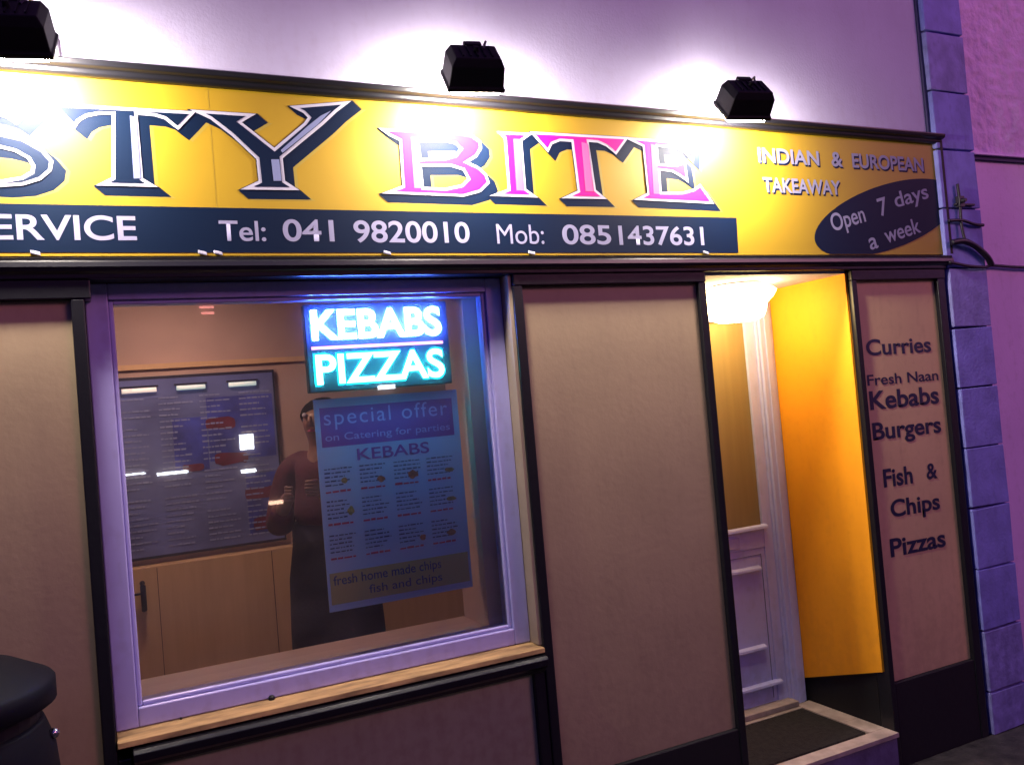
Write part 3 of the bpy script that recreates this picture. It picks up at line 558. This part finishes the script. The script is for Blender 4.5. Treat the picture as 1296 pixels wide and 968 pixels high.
for i, (x, wd, m, lab) in enumerate(((0.205, 0.15, 'tubew', 'warm white glow bar added for a lamp reflection over the left column of the menu board'), (0.435, 0.13, 'tube', 'greenish glow bar added for a lamp reflection over the middle of the menu board'), (0.675, 0.13, 'tube', 'greenish glow bar added for a lamp reflection over the right side of the menu board'))):
    t = thing('menu_glint_bar', lab, 'glow bar', (x, 1.56, 2.0), 'glow bars added for lamp reflections along the menu board top')
    bm = bmesh.new(); tube(bm, [(x - wd / 2, 1.562, 1.985), (x + wd / 2, 1.562, 1.985)], 0.011, 10); obj('glint_tube', bm, m, t, smooth=True)  # glowing bar added in place of a lamp's reflection on the board
    bm = bmesh.new(); bx(bm, x - wd / 2 - 0.01, x + wd / 2 + 0.01, 1.560, 1.5765, 1.9975, 2.006); obj('glint_bracket', bm, 'darkframe', t)
CN = thing('serving_counter', 'honey coloured wooden counter front with a pull handle under the menu board', 'counter', (0.5, 1.5, 0.17))
box('counter_front', 'iwood', -1.2, 2.1, 1.50, 1.6195, 0.1705, 1.165, CN)
bm = bmesh.new(); bx(bm, 0.22, 0.2225, 1.498, 1.4995, 0.18, 1.16); bx(bm, 0.74, 0.7425, 1.498, 1.4995, 0.18, 1.16); obj('door_gap', bm, 'darkframe', CN)
bm = bmesh.new(); tube(bm, [(0.155, 1.499, 1.10), (0.155, 1.45, 1.095), (0.155, 1.448, 0.985), (0.155, 1.499, 0.98)], 0.012, 8); bx(bm, 0.11, 0.155, 1.452, 1.47, 1.055, 1.063); obj('pull_handle', bm, 'darkframe', CN, smooth=True)

# unseen lamp, added to brighten the room
IL = thing('interior_fill_light', 'unseen round ceiling light added to brighten the shop behind the window head', 'fill light', (0.3, 0.9, 2.5))
M['iglow'] = mat('interior_fill_glow', (1, 1, 1), 0.4, 0, emit=(1.0, 0.60, 0.42), es=48)
bm = bmesh.new(); lathe(bm, [(0.14, 2.4995), (0.14, 2.47), (0.10, 2.455), (0.01, 2.45)], 0.3, 0.95); obj('glass_shade', bm, 'iglow', IL, smooth=True)
bm = bmesh.new(); lathe(bm, [(0.155, 2.4998), (0.155, 2.478), (0.142, 2.476), (0.142, 2.4997)], 0.3, 0.95); obj('lamp_rim', bm, 'chrome', IL)

# ------------------------------------------------------------------ person behind the window
def skinned(name, verts, edges, radii, m, parent=None, sub=2, root=0):
    me = D.meshes.new(name); me.from_pydata([Vector(v) for v in verts], edges, []); o = D.objects.new(name, me); C.objects.link(o)
    sk = o.modifiers.new('skin', 'SKIN'); sk.use_smooth_shade = True; sk.branch_smoothing = 0.6
    for i, r in enumerate(radii):
        r = r if isinstance(r, tuple) else (r, r); me.skin_vertices[0].data[i].radius = r
        me.skin_vertices[0].data[i].use_root = (i == root)
    ss = o.modifiers.new('sub', 'SUBSURF'); ss.levels = sub; ss.render_levels = sub
    me2 = bake(o); bm = bmesh.new(); bm.from_mesh(me2); D.meshes.remove(me2)
    return obj(name, bm, m, parent, smooth=True)
PX, PYY, FZ = 0.90, 0.92, 0.172
# figure turned towards the left of the window, hands raised in front of the chest
fw = Vector((-0.62, -0.78, 0)).normalized(); sd = Vector((-fw.y, fw.x, 0))  # facing, and towards its right
def pp(f, s, z): return Vector((PX, PYY, FZ + z)) + fw * f + sd * s
V = [pp(0, 0, 0.95), pp(0.0, 0, 1.12), pp(0.01, 0, 1.32), pp(0.0, 0, 1.43), pp(0.02, 0, 1.50), pp(0.035, 0, 1.58), pp(0.035, 0, 1.66),
     pp(0, 0.10, 0.90), pp(0.02, 0.10, 0.50), pp(-0.01, 0.10, 0.09), pp(0.10, 0.11, 0.035),
     pp(0, -0.10, 0.90), pp(0.02, -0.10, 0.50), pp(-0.01, -0.10, 0.09), pp(0.10, -0.11, 0.035),
     pp(0, 0.17, 1.39), pp(0.02, 0.235, 1.14), pp(0.20, 0.12, 1.27), pp(0.25, 0.07, 1.33),
     pp(0, -0.17, 1.39), pp(0.02, -0.235, 1.14), pp(0.20, -0.11, 1.25), pp(0.25, -0.05, 1.31)]
E = [(0, 1), (1, 2), (2, 3), (3, 4), (4, 5), (5, 6), (0, 7), (7, 8), (8, 9), (9, 10), (0, 11), (11, 12), (12, 13), (13, 14), (3, 15), (15, 16), (16, 17), (17, 18), (3, 19), (19, 20), (20, 21), (21, 22)]
rd = [0.13, 0.115, 0.135, 0.062, 0.046, 0.078, 0.070, 0.085, 0.058, 0.042, 0.036, 0.085, 0.058, 0.042, 0.036, 0.052, 0.042, 0.032, 0.028, 0.052, 0.042, 0.032, 0.028]
PE = skinned('person', V, E, rd, 'skin')
tag(PE, 'person behind the window in maroon top and long dark coat skirt, hands raised', 'person')
# fingers
for s, hnd in ((1, V[18]), (-1, V[22])):
    for k in range(5):
        o0 = hnd + sd * (0.012 * s - 0.0) + Vector((0, 0, -0.024 + 0.013 * k)); ln = (0.020, 0.026, 0.029, 0.026, 0.022)[k]
        skinned('finger', [o0, o0 + fw * ln + sd * (-0.008 * s), o0 + fw * ln * 1.5 + sd * (-0.028 * s), o0 + fw * ln * 1.3 + sd * (-0.045 * s)], [(0, 1), (1, 2), (2, 3)], [0.010, 0.009, 0.008, 0.007], 'skin', PE, 1)
# face
h = V[5] + Vector((0, 0, 0.03))
bm = bmesh.new(); bmesh.ops.create_cone(bm, cap_ends=True, segments=8, radius1=0.016, radius2=0.007, depth=0.045, matrix=Matrix.Translation(h + fw * 0.082 + Vector((0, 0, -0.01)))); obj('nose', bm, 'skin', PE, smooth=True)
bm = bmesh.new()
for s in (-1, 1): bmesh.ops.create_uvsphere(bm, u_segments=10, v_segments=8, radius=0.011, matrix=Matrix.Translation(h + fw * 0.064 + sd * 0.030 * s + Vector((0, 0, 0.018))))
obj('eyes', bm, 'white_v', PE, smooth=True)
bm = bmesh.new(); bmesh.ops.create_uvsphere(bm, u_segments=12, v_segments=6, radius=0.02, matrix=Matrix.Translation(h + fw * 0.070 + Vector((0, 0, -0.050))) @ Matrix.Diagonal((1, 1, 0.3, 1))); obj('mouth', bm, 'redink', PE, smooth=True)
skinned('hair', [h + fw * 0.008 + Vector((0, 0, 0.062)), h + fw * -0.03 + Vector((0, 0, 0.02)), h + fw * -0.055 + Vector((0, 0, -0.05))], [(0, 1), (1, 2)], [0.092, 0.096, 0.074], 'hair', PE, 2)
skinned('jacket', [V[1] + Vector((0, 0, 0.02)), (V[1] + V[2]) / 2, V[2], V[3] + Vector((0, 0, 0.02)), V[15], V[16], V[17], V[19], V[20], V[21]], [(0, 1), (1, 2), (2, 3), (3, 4), (4, 5), (5, 6), (3, 7), (7, 8), (8, 9)], [0.158, 0.160, 0.165, 0.092, 0.082, 0.066, 0.050, 0.078, 0.066, 0.050], 'maroon', PE, 2)
def loft(name, rings, m, parent, n=28):
    bm = bmesh.new(); rr = []
    for (f, sdd, z, a, b) in rings:
        c = pp(f, sdd, z); rr.append([bm.verts.new(c + fw * (a * math.cos(2 * math.pi * k / n)) + sd * (b * math.sin(2 * math.pi * k / n)) + Vector((0, 0, 0.004 * math.sin(k * 2.1)))) for k in range(n)])
    for a, b in zip(rr, rr[1:]):
        for k in range(n):
            bm.faces.new((a[k], a[(k + 1) % n], b[(k + 1) % n], b[k]))
    bm.faces.new(rr[0][::-1]); bm.faces.new(rr[-1]); return obj(name, bm, m, parent, smooth=True)
loft('coat_skirt', [(0, 0, 0.52, 0.15, 0.215), (0, 0, 0.72, 0.145, 0.21), (0, 0, 0.92, 0.14, 0.20), (0.0, 0, 1.06, 0.125, 0.175), (0, 0, 1.16, 0.125, 0.17), (0, 0, 1.17, 0.10, 0.15)], 'darkcl', PE)
for q in (-1, 1): loft('trouser_leg', [(0, 0.1 * q, 0.04, 0.07, 0.065), (0.02, 0.1 * q, 0.45, 0.078, 0.075), (0.0, 0.1 * q, 0.70, 0.09, 0.085)], 'darkcl', PE)
# ------------------------------------------------------------------ litter bin
BN = thing('litter_bin', 'black round litter bin with a domed cap standing before the left beige panel', 'litter bin', (-0.39, -0.33, 0))
bx0, by0 = -0.392, -0.33
bm = bmesh.new(); lathe(bm, [(0.20, 0.0), (0.235, 0.02), (0.250, 0.30), (0.262, 0.95), (0.256, 1.02), (0.236, 1.08), (0.232, 1.09), (0.01, 1.09)], bx0, by0, 48); obj('bin_body', bm, 'bin', BN, smooth=True)
bm = bmesh.new(); lathe(bm, [(0.01, 1.128), (0.255, 1.128), (0.265, 1.134), (0.265, 1.182), (0.256, 1.192), (0.18, 1.235), (0.09, 1.262), (0.01, 1.270)], bx0, by0, 48); obj('bin_cap', bm, 'bin', BN, smooth=True)
bm = bmesh.new(); lathe(bm, [(0.225, 1.0895), (0.225, 1.1285), (0.01, 1.1286)], bx0, by0, 32); obj('bin_neck', bm, 'blackm', BN)
bm = bmesh.new(); lathe(bm, [(0.262, 0.90), (0.268, 0.905), (0.268, 0.925), (0.2625, 0.93)], bx0, by0, 48); obj('bin_band', bm, 'bin', BN, smooth=True)
bm = bmesh.new(); bmesh.ops.create_uvsphere(bm, u_segments=12, v_segments=8, radius=0.014, matrix=Matrix.Translation((bx0 + 0.252, by0 - 0.02, 1.045))); obj('bin_lock', bm, 'chrome', BN, smooth=True)

# ------------------------------------------------------------------ across the street (seen only as reflections in the glass)
OP = thing('opposite_terrace', 'dark terraced house across the street with lit windows, reflected in the shop glass', 'terraced house', (2, -10, 0))
box('front_wall', 'brickf', -14, 16, -16, -10.0, 0.0, 5.4, OP)
bm = bmesh.new(); prof(bm, [(-9.8, 5.35), (-9.8, 5.45), (-13, 7.6), (-16.2, 5.45), (-16.2, 5.35)], -14, 16); obj('roof', bm, 'slate', OP)
def lw(name, m, x0, x1, z0, z1): box(name, m, x0, x1, -9.99, -9.94, z0, z1, OP)
lw('lit_window', 'lit_white', 1.88, 2.07, 1.45, 1.67)
lw('lit_sill_strip', 'lit_white', 1.87, 2.07, 1.12, 1.165)
lw('lit_shop_strip', 'lit_white', 0.75, 1.15, 1.21, 1.245); lw('lit_shop_strip', 'lit_white', 0.21, 0.60, 1.255, 1.275)
for k in range(3): lw('lit_sign_bar', 'lit_red', 1.45 + 0.02 * k, 1.66, 3.60 - k * 0.085, 3.625 - k * 0.085)
lw('lit_doorway_lamp', 'lit_warm', 2.22, 2.42, 0.62, 0.67)
lw('lit_wall_lamp', 'lit_warm', 4.12, 4.30, 3.60, 3.66); lw('lit_wall_lamp', 'lit_white', 4.00, 4.26, 2.18, 2.24)
